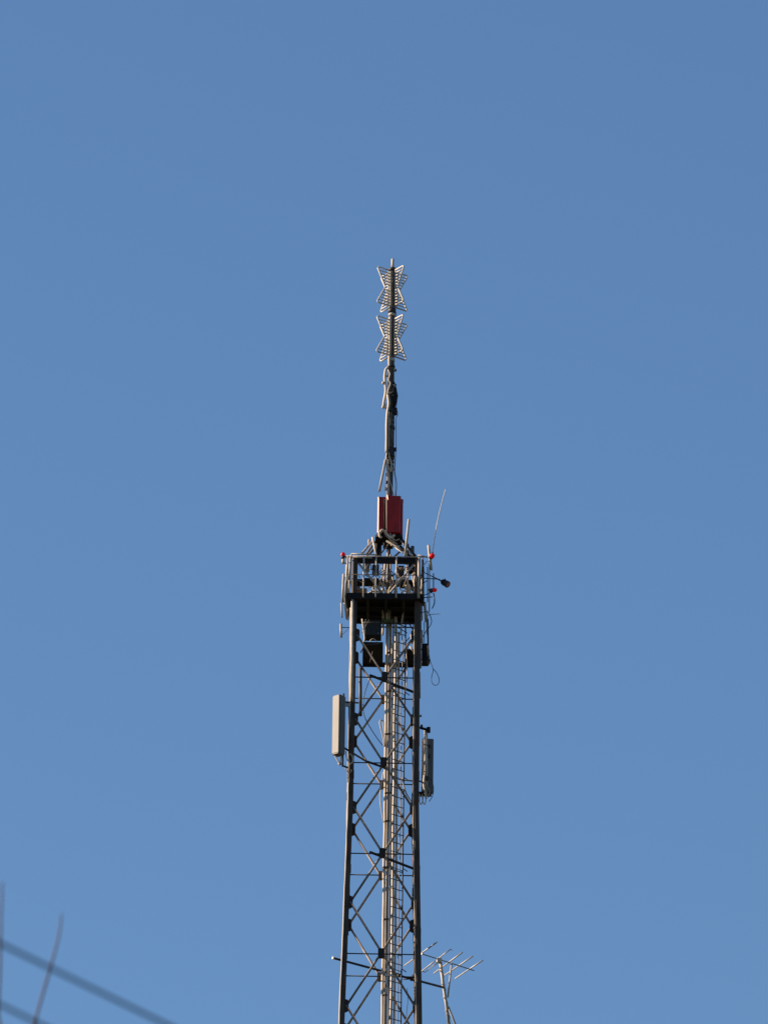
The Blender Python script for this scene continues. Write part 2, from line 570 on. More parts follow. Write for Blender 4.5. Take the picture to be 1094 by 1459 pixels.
GU = 'thin struts among the black boxes under the platform'
for a, c, Y, r, m, l in (((521, 883), (517, 897), -0.5, 0.018, 'pale', 'short pale strut slanting left under the platform by the left leg'),
                         ((526, 883), (516, 902), -0.45, 0.014, 'mast', 'thin strut crossing behind the thick cable at the left leg'),
                         ((580, 884), (590, 900), -0.4, 0.018, 'dark', 'dark strut slanting to the right leg just under the platform'),
                         ((588, 904), (574, 918), -0.3, 0.012, 'dark', 'thin dark strut rising from the lower landing to the right leg'),
                         ((565, 893), (580, 902), -0.2, 0.012, 'dark', 'thin dark strut right of the ladder under the platform'),
                         ((520, 915), (514, 930), -0.6, 0.016, 'mast', 'short strut at the left end of the lower landing'),
                         ((531, 928), (527, 944), -0.8, 0.012, 'mast', 'thin rod dangling in front of the left half of the lower landing'),
                         ((540, 917), (521, 919), -0.8, 0.012, 'mast', 'thin level rod along the front edge of the lower landing'),
                         ((584, 921), (589, 929), -0.5, 0.02, 'pale', 'stubby pale strut at the right end of the lower landing'),
                         ((586, 904), (586.5, 917), -0.5, 0.028, 'pale', 'short thick pale tube beside the right leg above the lower landing')):
    b = MB(); b.tube(P(*a, Y), P(*c, Y), r, 8)
    tag(b.build('strut', M[m]), l, 'strut', GU)

# ------------------------------------------------------------------ ladder
zl0, zl1 = zrow(884, 0), zB - 3.2
Lx = PP(556.3, zl1, -0.2)
pa = Vector((Pz(556.2, 1240, zrow(1240, -0.15)).x, -0.15, 0))
pb = Vector((pa.x + 0.315, pa.y + 0.26, 0))
lad = thing('ladder', 'dark steel climbing ladder running up inside the tower beside the pale cables', 'ladder', (pa.x, pa.y, 0.3))
for p in (pa, pb):
    b = MB()
    b.box((p.x, p.y, (zl0 + 0.3) / 2), (0.019, 0.019, (zl0 - 0.3) / 2), ch=0.006)
    b.build('rail', M['dark'], lad)
z = zl0 - 0.12; k = 0
extra = MB()
while z > 0.5:
    if z > zl1:
        b = MB(); b.tube(pa + Z * z, pb + Z * z, 0.0115, 6); b.build('rung', M['dark'], lad)
    else:
        extra.tube(pa + Z * z, pb + Z * z, 0.0115, 5)
    z -= 0.252
e = extra.build('lower_rungs', M['dark'], lad); e['kind'] = 'stuff'
for zz in cz:
    b = MB()
    b.tube(pb + Z * (zz - 0.05), pb + Vector((0.12, 0.25, zz - 0.05)), 0.012, 6)
    b.tube(pa + Z * (zz - 0.1), pb + Vector((0.02, -0.05, zz - 0.16)), 0.009, 6)
    b.build('stay', M['dark'], lad)

# ------------------------------------------------------------------ feeder cables
GC = 'feeder cables running up the middle of the tower'


def cable(path, r, m, label, group=GC, name='feeder_cable', n=8, sub=5):
    b = MB(); b.ring_tube(spline(path, sub), r, n)
    return tag(b.build(name, M[m]), label, 'cable', group)


def run(px, Y, top, r, m, label, wob=0.008, axx=None):
    """cable hanging plumb at column px (measured at row 1240)"""
    x = PP(px, zrow(1240, Y), Y).x
    x = P(px, 1240, Y).x
    zt = zrow(top, Y)
    pts = []
    z = zt
    while z > 0.5:
        w = wob if z > zB - 3 else 0
        pts.append(Vector((x + random.uniform(-w, w), Y + random.uniform(-w, w), z)))
        z -= 0.62 if z > zB - 2 else 9
    pts.append(Vector((x, Y, 0.3)))
    return cable(pts, r, m, label)


run(547.2, 0.05, 770, 0.036, 'cable', 'pale cable forming the left edge of the bundle in the tower middle')
run(550.6, 0.00, 790, 0.022, 'cabled', 'thin brown cable second from the left in the bundle of cables')
run(553.2, 0.02, 884, 0.027, 'cable', 'pale cable third from the left, touching the left ladder rail')
run(559.6, 0.32, 840, 0.036, 'cable', 'thick pale cable seen behind the ladder rungs next to the left rail')
run(564.0, 0.34, 900, 0.027, 'cable', 'slimmer pale cable behind the middle of the ladder rungs')
run(569.0, 0.40, 905, 0.012, 'cabled', 'very thin brown wire hanging behind the right half of the ladder', 0.014)
# straps
for i, py in enumerate((930, 985, 1046, 1130, 1170, 1236, 1310, 1418)):
    b = MB(); c = P(551 + random.uniform(-0.5, 0.5) + (1240 - py) * 0.013, py, 0.02)
    b.box(c, (0.10 + random.uniform(-.02, .01), 0.05, random.uniform(0.008, 0.016)), ch=0.02)
    tag(b.build('cable_strap', M['mast']), ['dark strap round the cables, level with the lower landing', 'dark strap round the cables just under the topmost brace crossing', 'dark strap round the cables beside the curled loose cable', 'dark strap round the cables below the lower end of the left grey panel', 'dark strap round the cables level with the bottom of the right panel', 'dark strap round the cables just under the third brace crossing', 'dark strap round the cables midway between the two lowest brace crossings', 'lowest dark strap round the cables, below the aerial arm'][i], 'strap', 'straps round the cable bundle')

cable([P(547.5, 1064, -0.05), P(545.5, 1050, -0.08), P(542, 1036, -0.1), P(541, 1029, -0.1), P(543, 1026, -0.1), P(546, 1029, -0.08), P(547.5, 1045, -0.05), P(548.5, 1064, 0)], 0.016, 'cable', 'pale cable curling out in a narrow loop left of the cable bundle', 'loose cables on the tower', 'loose_cable', 6)
cable([P(546, 1100, -0.05), P(542.5, 1122, -0.1), P(541.5, 1140, -0.1), P(544, 1158, -0.08), P(546.5, 1172, -0.03)], 0.014, 'cable', 'slack pale cable bowing left of the bundle below the second crossing', 'loose cables on the tower', 'loose_cable', 6)
cable([P(529, 963, -0.6), P(522, 980, -0.65), P(518, 997, -0.7), P(517.8, 1015, -0.7), P(524, 1031, -0.65), P(536, 1050, -0.4), P(545, 1062, -0.1)], 0.0105, 'black', 'thin black cable sagging inside the tower near the left grey panel', 'loose cables on the tower', 'loose_cable', 6)
cable([P(596, 874, -0.8), P(609, 872, -0.75), P(614.5, 883, -0.7), P(613, 891, -0.7), P(607, 899, -0.7), P(602, 908, -0.6)], 0.011, 'black', 'thin black cable bulging right from the tower just below the platform', 'loose cables on the tower', 'loose_cable', 6)
cable([P(608.5, 895, -0.4), P(609.5, 922, -0.4), P(613, 942, -0.4), P(617, 954, -0.4), P(614.8, 964, -0.4), P(615, 972, -0.4), P(619.5, 976.5, -0.4), P(624.5, 974, -0.4), P(625.5, 968, -0.4), P(622, 959, -0.4), P(617, 953, -0.42)], 0.0085, 'black', 'thin black cable ending in a teardrop loop right of the tower', 'loose cables on the tower', 'loose_cable', 6)
cable([P(545, 905, 0.1), P(546, 880, 0.1), P(544, 850, 0.1), P(547, 826, 0.1), P(549, 800, 0.05)], 0.028, 'cable', 'pale cable rising through the platform left of the central post', 'cables inside the railing', 'rising_cable')
cable([P(571, 905, -0.1), P(573, 880, -0.1), P(577, 860, 0.3), P(580, 840, 0.3), P(581, 815, 0.3), P(578, 800, 0.3)], 0.02, 'cable', 'slim pale cable climbing inside the right part of the railing', 'cables inside the railing', 'rising_cable')
cable([P(580.5, 925, -0.3), P(578, 915, -0.3), P(579, 935, -0.3), P(580, 965, -0.2), P(577, 985, -0.1)], 0.014, 'cable', 'pale wavy cable hanging in front of the lower landing at right', 'loose cables on the tower', 'loose_cable')
cable([P(558, 945, -0.2), P(559, 920, -0.2), P(562, 915, -0.22), P(566, 916, -0.22), P(567, 925, -0.2), P(566, 945, -0.15)], 0.022, 'cable', 'pale thick cable bent over in an arch at the lower landing', 'loose cables on the tower', 'loose_cable')
cable([P(526, 916, -0.3), P(529, 911, -0.3), P(534, 911, -0.3), P(537, 916, -0.3)], 0.013, 'cable', 'short pale cable arching beneath the black square cabinet', 'loose cables on the tower', 'loose_cable')
cable([P(516, 882, -0.5), P(518, 897, -0.5), P(519.5, 909, -0.5), P(518, 916, -0.5)], 0.022, 'cable', 'thick pale cable hanging beside the left leg under the platform', 'loose cables on the tower', 'loose_cable')

# conduits strapped to the legs
GP = 'pipes fixed along the tower legs'


def pipe(a, c, r, m, label, name='conduit_pipe', group=GP, n=10, cat='pipe'):
    b = MB(); b.tube(a, c, r, n)
    return tag(b.build(name, M[m]), label, cat, group)


pipe(P(502.2, 854, -0.93), P(501.4, 1000, -0.93), 0.040, 'pale', 'thick pale pipe strapped to the front of the left leg below the platform')
cable([P(499.6, y, -0.9) + Vector((random.uniform(-.012, .012), 0, 0)) for y in range(866, 1120, 14)], 0.022, 'cable', 'long pale cable hugging the outer edge of the left leg', GP, 'leg_cable_and_lit_edge')
pipe(P(513.3, 952, -0.55), P(513.6, 1020, -0.55), 0.042, 'mast', 'short thick pipe just inside the left leg above the grey panel level')
pipe(P(497.2, 1004, -0.85), P(497.2, 1032, -0.85), 0.016, 'pale', 'thin pale rod at the outer side of the left leg behind the grey panel')
pipe(P(598.6, 858, -0.7), P(598.2, 952, -0.7), 0.036, 'brace', 'brown pipe along the outer side of the right leg below the platform')
pipe(P(596.4, 1032, -0.75), P(596.4, 1063, -0.75), 0.024, 'cable', 'short pale pipe on the right leg beside the right panel top')
pipe(P(598.2, 995, -0.6), P(597.9, 958, -0.6), 0.018, 'pale', 'slim pale pipe on the right leg under the narrow black cabinet')

def leg_line(su, sv, off, py0, py1, r, m, label):  # the pale ones are added to stand in for sunlit leg edges
    z_0, z_1 = zrow(py0, FY), zrow(py1, FY)
    pts = []
    for i in range(31):
        z = z_0 + (z_1 - z_0) * i / 30
        h = hw(z)
        pts.append(T(su * h + off + random.uniform(-.004, .004), sv * h - (LEGW * 0.75 if sv < 0 else 0), z))
    return cable(pts, r, m, label, GP, 'leg_cable_and_lit_edge', 8, 3)


leg_line(-1, -1, -LEGW + 0.014, 1118, 1500, 0.020, 'cable', 'pale line added as the sunlit lower left edge of the left leg down to the frame bottom')
leg_line(-1, 1, -LEGW + 0.016, 900, 1500, 0.020, 'cable', 'thin pale line added as the sunlit edge of the rear left leg, left of the front leg')
leg_line(1, -1, -LEGW - 0.002, 890, 1500, 0.012, 'cable', 'thin pale line added as the sunlit inner edge of the front right leg')
leg_line(1, 1, LEGW - 0.03, 960, 1500, 0.020, 'cabled', 'brown cable on the rear right leg beyond the front right leg')

# ------------------------------------------------------------------ left clutter near the platform
GB = 'pale tubes hanging at the left edge of the platform'
for i, (a, c, r, l) in enumerate((((489.5, 818), (487.8, 858), 0.03, 'pale tube outermost left of the railing, bending down past the platform edge'),
                                  ((490.5, 852), (494.5, 882), 0.034, 'pale slanting tube on the left side of the dark platform'),
                                  ((486.2, 859), (487.2, 880), 0.022, 'short pale tube standing clear to the left of the dark platform'),
                                  ((499.2, 793), (498.0, 826), 0.03, 'upright pale tube at the left railing corner next to the left red lamp'),
                                  ((498.0, 822), (503.5, 846), 0.02, 'leaning thin brace in the left railing corner'),
                                  ((492.5, 822), (494.5, 848), 0.022, 'pale tube between the corner post and the outermost left tube'))):
    pipe(P(*a, -0.6), P(*c, -0.6), r, 'pale', l, 'hanging_tube', GB, cat='tube')
d = thing('dipole_antenna', 'small pale upright stub antenna on a thin arm left of the tower', 'antenna', P(492, 894, -0.5))
b = MB(); b.tube(P(485.5, 889, -0.5), P(486.3, 908, -0.5), 0.032, 10); b.build('element', M['pale'], d)
b = MB(); b.tube(P(486, 894, -0.5), P(500, 894.3, -0.5), 0.011, 6); b.tube(P(486.5, 905, -0.5), P(497, 896, -0.5), 0.005, 5); b.build('arm', M['dark'], d)

# ------------------------------------------------------------------ mast support pyramid
zA = zrow(768, 0)
MX = P(555.7, 640, 0).x
MXb = P(554.0, 770, 0).x
sup = thing('mast_support', 'pyramid of pale struts and dark plates holding the mast above the railing', 'frame', (AX, 0, zC))
b = MB()
b.box((MXb, 0, zA - 0.02), (0.36, 0.33, 0.03), ch=0.08)
b.box((MXb - 0.02, 0, zA - 0.14), (0.13, 0.13, 0.09), ch=0.03)
b.build('head_plate', M['deck'], sup)
for (a, ya, c, yc, r, m) in (((516, 788), -0.8, (531.5, 770), -0.25, 0.028, 'pale'), ((536, 791), -0.85, (530.5, 766), -0.25, 0.028, 'pale'),
                             ((576.5, 785), -0.8, (551, 771), -0.3, 0.032, 'mast'), ((591, 792), -0.7, (573, 770), -0.2, 0.042, 'dark'),
                             ((588, 792), -0.8, (571, 770.5), -0.3, 0.022, 'pale'), ((577, 790), -0.8, (557, 776), -0.25, 0.018, 'pale'),
                             ((514, 800), 0.75, (538, 778), 0.25, 0.03, 'dark'), ((594, 802), 0.75, (570, 778), 0.25, 0.03, 'dark'),
                             ((540, 792), -0.7, (553, 776), -0.2, 0.02, 'brace'), ((562, 793), -0.7, (573, 783), -0.2, 0.026, 'brace'),
                             ((522, 790), -0.4, (534, 772), 0.1, 0.03, 'brace')):
    b = MB(); b.tube(P(*a, ya), P(*c, yc), r, 8); b.build('strut', M[m], sup)
for (px, t, bt, r, Y, m) in ((525.8, 769, 777, 0.03, 0.1, 'pale'), (541, 772, 794, 0.05, 0.3, 'dark'), (537.5, 774, 792, 0.055, 0.2, 'deck'), (587.6, 778.5, 796, 0.048, -0.4, 'mast'), (581, 775, 795, 0.03, 0.4, 'dark')):
    b = MB(); b.tube(P(px, t, Y), P(px - 0.2, bt, Y), r, 12); b.build('stub_post', M[m], sup)
# central post below down to the platform
b = MB(); b.tube((MXb, 0.05, zA - 0.05), (AX + 0.06, 0.05, zP + 0.05), 0.05, 12); b.build('centre_post', M['mast'], sup)

pipe(P(582.4, 740, -0.95), P(577.2, 792, -0.95), 0.033, 'pale', 'grey tube leaning upward right of the red panels', 'leaning_tube', 'tubes above the railing', cat='tube')
pipe(P(610.3, 777, -0.9), P(614.3, 812, -0.9), 0.035, 'pale', 'leaning grey tube behind the right red lamp', 'leaning_tube', 'tubes above the railing', cat='tube')

# cage clutter: boxes, amplifiers, cables inside the railing
clut = [((529, 829.5), 0.5, (0.20, 0.15, 0.06), 'deck', 'black flat box inside the left half of the railing', 'box'),
        ((535, 812), 0.55, (0.09, 0.1, 0.12), 'dark', 'dark box inside the railing left of the centre post', 'box'),
        ((523, 808), 0.45, (0.06, 0.08, 0.1), 'dark', 'small dark box near the upper left railing corner', 'box'),
        ((570, 815), 0.5, (0.10, 0.1, 0.14), 'dark', 'dark box inside the railing right of the centre post', 'box'),
        ((586, 808), 0.35, (0.085, 0.1, 0.16), 'deck', 'tall black box inside the upper right railing corner', 'box'),
        ((576, 832), 0.5, (0.12, 0.12, 0.08), 'dark', 'dark box low inside the right half of the railing', 'box'),
        ((581, 838), -0.2, (0.07, 0.07, 0.07), 'pale', 'pale small box on the platform floor at right', 'box'),
        ((514, 841.5), -0.4, (0.16, 0.1, 0.03), 'brace', 'rusty flat tray on the platform floor at left', 'tray'),
        ((557, 824), 0.3, (0.07, 0.06, 0.09), 'dark', 'dark box touching the centre post inside the railing', 'box')]
for (c, Y, hf, m, l, cat) in clut:
    b = MB(); p = P(*c, Y)
    b.box(p, hf, ch=min(hf[:2]) * 0.18)
    b.box(p + Vector((0, -hf[1] - 0.006, 0)), (hf[0] * 0.75, 0.008, hf[2] * 0.7))
    for sx in (-1, 1):
        b.tube(p + Vector((sx * hf[0] * 0.5, 0, -hf[2])), p + Vector((sx * hf[0] * 0.5, 0, -hf[2] - 0.05)), 0.012, 6)
    tag(b.build('equipment_' + cat, M[m]), l, cat, 'equipment inside the railing')
GL = 'cables inside the railing'
cl2 = [([(538, 806), (533, 820), (526, 822), (518, 818)], 0.011, 'black', -0.3, 'thin black cable looping below the left top rail'),
       ([(549, 846), (552, 832), (558, 845), (556, 825)], 0.016, 'cable', 0.2, 'pale kinked cable at the foot of the centre post'),
       ([(592, 846), (590, 828), (593, 812), (589, 800)], 0.022, 'cable', -0.5, 'pale cable beside the right corner leg above the platform'),
       ([(588, 846), (591, 836), (587, 822), (590, 815)], 0.018, 'cable', -0.45, 'pale cable weaving by the right corner leg above the platform'),
       ([(584, 846), (582, 834), (578, 818), (580, 808)], 0.018, 'cable', -0.3, 'pale cable leaning left in the right half of the railing'),
       ([(569, 812), (562, 818), (557, 814), (553, 822)], 0.012, 'black', -0.2, 'black cable sagging right of the centre post'),
       ([(527, 800), (530, 812), (536, 818), (543, 812), (546, 803)], 0.01, 'black', -0.2, 'black cable drooping left of the centre post'),
       ([(577, 846), (581, 840), (587, 846)], 0.016, 'cable', -0.5, 'pale cable arching over the platform floor at right'),
       ([(524, 846), (533, 842), (543, 844.5)], 0.028, 'cable', -0.6, 'thick pale cable lying on the platform floor at left'),
       ([(540, 846), (541, 830), (546, 818), (544, 806)], 0.02, 'cabled', 0.0, 'brown cable climbing left of the centre post'),
       ([(549, 845), (545, 835), (541, 826)], 0.02, 'cable', 0.1, 'short pale leaning cable left of the post foot'),
       ([(562, 846), (563, 835), (567, 828), (573, 822)], 0.02, 'cabled', 0.1, 'brown cable leaning right from the post foot'),
       ([(504, 824), (503, 812), (508, 806)], 0.009, 'black', -0.6, 'thin black cable at the left railing corner')]
cl2 += [([(533, 846), (531, 838), (534, 832), (532, 824)], 0.014, 'cable', 0.2, 'pale thin cable left of centre under the black flat box'),
        ([(553, 846), (555, 838), (560, 831), (559, 822)], 0.018, 'cable', -0.3, 'pale cable just right of the post foot, bending outward'),
        ([(571, 847), (573, 842), (579, 843), (583, 847)], 0.02, 'cable', -0.6, 'pale coil of cable on the floor in the right half'),
        ([(541, 845), (537, 838), (531, 836), (524, 838)], 0.012, 'cabled', -0.4, 'thin brown cable sweeping left from the post foot'),
        ([(566, 806), (572, 812), (580, 808), (588, 812)], 0.012, 'cabled', -0.4, 'thin brown cable slung under the top beam at right'),
        ([(513, 806), (520, 814), (528, 811), (538, 818), (548, 812)], 0.012, 'cabled', -0.3, 'thin brown cable slung under the top beam at left'),
        ([(506, 846), (504, 836), (507, 826), (505, 812)], 0.014, 'pale', -0.3, 'pale thin cable just outside the left corner leg'),
        ([(574, 846), (569, 836), (571, 826), (566, 815)], 0.014, 'cable', 0.4, 'pale wavy cable behind the right front diagonal')]
for pts, r, m, Y, l in cl2:
    cable([P(x, y, Y) for x, y in pts], r, m, l, GL, 'rising_cable', 6)

# ------------------------------------------------------------------ red panel antennas round the mast foot
GR = 'red panels round the mast foot'


def red_panel(xl, xr, yt, yb, Y, depth, label):
    a, c = P(xl, yb, Y), P(xr, yb, Y)
    zt = P((xl + xr) / 2, yt, Y).z
    t = thing('red_panel_antenna', label, 'antenna', ((a.x + c.x) / 2, Y + depth / 2, a.z), GR)
    hx = (c.x - a.x) / 2
    b = MB(); b.box(((a.x + c.x) / 2, Y + depth / 2, (a.z + zt) / 2), (hx, depth / 2, (zt - a.z) / 2), ch=0.03); b.build('radome', M['red'], t)
    b = MB(); b.box(((a.x + c.x) / 2, Y + depth / 2, zt + 0.008), (hx + 0.006, depth / 2 + 0.006, 0.012), ch=0.032)
    b.box(((a.x + c.x) / 2, Y + depth / 2, a.z - 0.008), (hx + 0.006, depth / 2 + 0.006, 0.012), ch=0.032); b.build('end_cap', M['red'], t)
    b = MB()
    for zz in (a.z + 0.2, zt - 0.2):
        b.tube(((a.x + c.x) / 2, Y + depth, zz), (MXb, Y + depth + (0.12 if Y < 0 else -0.3), zz), 0.02, 6)
    b.build('bracket', M['dark'], t)
    return t


rp = red_panel(537.5, 549.7, 709, 757, -0.42, 0.26, 'narrow red panel on the left with a sunlit pale edge')
b = MB(); b.ring_tube([P(547.6, 711, -0.44), P(548.0, 722, -0.44), P(547.3, 735, -0.44), P(547.9, 756, -0.44)], [0.02, 0.012, 0.018, 0.012], 6); b.build('gap_shade_strip', M['deck'], rp)  # added dark strip, stands in for the shaded gap between the panels
red_panel(550.5, 570.3, 707.5, 757, -0.46, 0.26, 'wide dark red panel in the centre facing the viewer')
red_panel(556, 573.6, 712, 765, 0.10, 0.26, 'rear red panel showing as a strip on the right of the others')
o = MB(); o.tube(P(550.6, 706, -0.50), P(550.8, 757, -0.50), 0.009, 6)
tag(o.build('feeder_wire', M['cable']), 'thin pale wire running down between the red panels', 'wire')
for pts, r, m, l in (([(541, 760), (544, 755.5), (548, 757), (552, 762), (557, 766), (562, 762)], 0.036, 'cable', 'pale coiled cable hanging below the left red panel'),
                     ([(540, 758), (541, 764), (544, 766)], 0.03, 'cable', 'pale short cable end at the lower left of the red panels'),
                     ([(555, 756), (557, 763), (563, 770), (569, 768)], 0.018, 'cabled', 'brown cable sagging below the central red panel'),
                     ([(548, 760), (555, 768), (566, 776)], 0.022, 'cabled', 'brown cable slanting under the red panels over the black head plate'),
                     ([(560, 762), (559, 766), (561, 770)], 0.018, 'pale', 'tiny pale connector dangling below the central red panel')):
    cable([P(x, y, -0.42) for x, y in pts], r, m, l, 'cables under the red panels', 'hanging_cable', 8)

# ------------------------------------------------------------------ mast
mast = thing('antenna_mast', 'slender upright mast pole above the red panels with taped joints', 'mast', (MX, 0, zA))
zt = zrow(370, 0)


def mz(py): return zrow(py, 0)


MXt = P(558.6, 430, 0).x


def mx(z):
    t = (z - mz(770)) / (mz(430) - mz(770))
    return MXb + (MXt - MXb) * t


def seg(name, y0, y1, r0_, r1_=None, m='mast', dx=0, n=16):
    b = MB(); a, c = mz(y0), mz(y1)
    b.tube((mx(a) + dx, 0, a), (mx(c) + dx, 0, c), r0_, n, r2=r1_)
    return b.build(name, M[m], mast)


seg('lower_tube', 772, 655, 0.088)
seg('middle_tube', 655, 585, 0.105)
seg('upper_tube', 585, 384, 0.086, 0.078)
seg('tip_tube', 384, 369, 0.040, m='pale')
seg('collar', 386, 382.5, 0.10, m='dark'); seg('collar', 446, 440, 0.105, m='dark'); seg('collar', 450.5, 447, 0.095, m='pale')
seg('collar', 515, 511, 0.092, m='pale'); seg('collar', 652, 638, 0.125, 0.115, m='dark'); seg('collar', 612, 608, 0.12, m='dark')
seg('collar', 589, 583, 0.125, m='dark'); seg('collar', 524, 521, 0.10, m='dark'); seg('collar', 666, 663, 0.10, m='dark')
b = MB()
c = mx(mz(560)) + 0.05
b.ring_tube([(c, -0.02, mz(545)), (c + 0.03, -0.03, mz(561)), (c + 0.04, -0.03, mz(565)), (c + 0.02, -0.02, mz(583))], [0.05, 0.095, 0.10, 0.045], 10)
b.build('splitter', M['deck'], mast)
b = MB(); b.box((mx(mz(587)) + 0.11, -0.04, mz(587)), (0.06, 0.06, 0.09), ch=0.015); b.build('junction_box', M['deck'], mast)
b = MB(); b.box((mx(mz(552)) + 0.12, -0.02, mz(549)), (0.02, 0.02, 0.03)); b.build('clip', M['dark'], mast)
b = MB(); b.box((mx(mz(642)) + 0.14, -0.04, mz(641)), (0.03, 0.03, 0.05), ch=0.01); b.build('clip', M['dark'], mast)
GM = 'cables strapped along the mast'
for pts, r, m, Y, l in (([(553, 523), (549.5, 527), (548, 538), (549, 548), (549.5, 558), (547, 572), (546, 580)], 0.034, 'cable', -0.05, 'thick pale cable standing off the mast to the left below the lower antenna'),
                        ([(553, 527), (555.5, 533), (553.5, 541), (556, 546), (553, 556), (552, 562)], 0.018, 'cable', -0.14, 'pale kinked cable on the mast beneath the lower antenna'),
                        ([(552.5, 562), (554, 575), (552, 588), (551, 605), (551, 622), (550.6, 645)], 0.036, 'cable', -0.10, 'long pale cable along the sunny side of the mast'),
                        ([(554, 587), (554.2, 612), (554, 640)], 0.018, 'cabled', -0.125, 'brown cable along the middle of the mast front'),
                        ([(551, 645), (550, 655), (553, 664), (557, 672), (557.5, 660), (555, 652), (554, 645)], 0.018, 'cable', -0.11, 'pale cable wrapped in a narrow bight round the mast'),
                        ([(550.5, 652), (551.5, 668), (554, 680), (552.5, 700), (553, 712)], 0.026, 'cable', -0.10, 'pale cable twisting down the mast to the red panels'),
                        ([(554, 682), (558, 694), (561, 706)], 0.012, 'cable', -0.11, 'thin pale cable slanting across the mast above the red panels'),
                        ([(564.5, 552), (566, 566), (564.5, 580), (566, 586), (566.3, 592), (564.2, 596), (564.2, 615), (564, 640), (563.2, 655), (562.5, 672), (565, 690), (563.8, 709)], 0.008, 'black', 0, 'thin black wire running down the shaded right side of the mast'),
                        ([(556.2, 386), (556.0, 400), (556.2, 420), (555.8, 438)], 0.034, 'cable', -0.075, 'pale strip added as the sunlit side of the mast between the upper bow-tie wings'),  # this and the next: pale strips added as sunlight on the mast
                        ([(555.6, 452), (555.3, 470), (555.4, 490), (554.6, 512), (554.8, 522)], 0.036, 'cable', -0.08, 'pale strip added as the sunlit side of the mast between the lower bow-tie wings'),
                        ([(562, 650), (561.8, 665), (561.5, 674), (563.2, 684), (563.2, 706)], 0.009, 'pale', -0.03, 'thin white wire right of the mast above the red panels'),
                        ([(564.6, 415), (564.8, 432), (565.3, 437)], 0.009, 'black', -0.1, 'short black wire right of the mast at the upper bow-tie antenna'),
                        ([(564, 445), (564.2, 480), (564.5, 507)], 0.009, 'black', -0.1, 'black wire right of the mast at the lower bow-tie antenna')):
    cable([P(x, y, Y) for x, y in pts], r, m, l, GM, 'mast_cable_and_lit_strip', 8)
pipe(P(549, 655, -0.1), P(540.3, 700, -0.1), 0.030, 'pale', 'stiff pale tube leaning off the mast to the lower left', 'leaning_tube', 'tubes above the railing', cat='tube')
b = MB(); p = P(546, 580, -0.05)
b.sphere(p, 0.05, 8, 6); b.box(p + Vector((0.05, 0, 0.03)), (0.03, 0.03, 0.06), ch=0.01); b.sphere(P(546, 545.5, -0.05), 0.045, 8, 6)
tag(b.build('cable_connector', M['pale']), 'pale lumpy connectors on the thick cable left of the mast', 'connector')

rr_ = random.Random(11)
for py in (529, 537, 551, 556, 569, 576, 596, 603, 618, 627, 634, 646, 659, 670, 678, 688, 697):
    b = MB(); zz = mz(py); side = rr_.choice((-1, 1, 1))
    b.box((mx(zz) + side * rr_.uniform(0.07, 0.115), -rr_.uniform(0.02, 0.09), zz), (rr_.uniform(0.014, 0.035), 0.03, rr_.uniform(0.015, 0.045)), ch=0.008)
    b.build('clip', M[rr_.choice(('dark', 'dark', 'mast', 'pale'))], mast)
b = MB(); zz = mz(561.5); b.box((mx(zz) - 0.01, -0.10, zz), (0.05, 0.03, 0.014), ch=0.008); b.build('clip', M['pale'], mast)

# ------------------------------------------------------------------ batwing antennas
BX = mx(mz(410))
zc_ = mz(411.5)


def batwing(zc, label):
    t = thing('bowtie_antenna', label, 'antenna', (mx(zc), 0, zc), 'slatted bow-tie antennas stacked on the mast')
    h = 0.505
    for k, az in enumerate((217, 307, 37, 127)):   # FL, FR, BR, BL measured in the horizontal plane
        a = math.radians(az)
        d = Vector((math.cos(a), math.sin(a), 0))
        R, W, I = (0.49, 0.235, 0.125)
        c = Vector((mx(zc), 0, zc))
        b = MB()
        up = Z
        outer = [c + d * I + up * h, c + d * (R * 0.93) + up * (h * 1.02), c + d * R + up * (h * 0.93), c + d * (W + 0.02) + up * 0.05, c + d * W, c + d * (W + 0.02) - up * 0.05,
                 c + d * R - up * (h * 0.93), c + d * (R * 0.93) - up * (h * 1.02), c + d * I - up * h]
        b.ring_tube(outer, 0.0215, 8)
        b.tube(c + d * I - up * h, c + d * I + up * h, 0.0165, 8)
        n = 12
        for i in range(1, n):
            s = -1 + 2 * i / n
            if abs(s) < 0.02: continue
            rr = W + (R - W) * abs(s) / 0.93
            b.tube(c + d * I + up * (h * s), c + d * (rr - 0.005) + up * (h * s), 0.0165, 6)
        w = b.build('wing', M['wing'], t)
        for s in (-0.96, 0.0, 0.96):
            q = MB()
            q.tube(c + d * 0.07 + up * h * s, c + d * I + up * h * s, 0.022, 8)
            q.build('standoff', M['dark'] if abs(az - 200) < 150 and az in (217, 307) else M['wing'], w)
    return t


bw = batwing(zc_, 'topmost slatted bow-tie antenna at the very tip of the mast')
dup(bw, (mx(mz(481.5)) - mx(zc_), 0, mz(481.5) - zc_), 'lower slatted bow-tie antenna, directly beneath the one at the mast tip')

# ------------------------------------------------------------------ warning lights
def warning(c, r, label, axis=Vector((0, 0, 1))):
    t = thing('warning_light', label, 'lamp', c, 'red aircraft warning lights')
    c = Vector(c)
    b = MB(); b.sphere(c + axis * r * 0.2, r, 14, 10, 1.15, axis); b.build('lens', M['lamp'], t)
    b = MB(); b.tube(c - axis * r * 1.5, c - axis * r * 0.55, r * 0.75, 12, r2=r * 0.95); b.build('base', M['dark'], t)
    return t


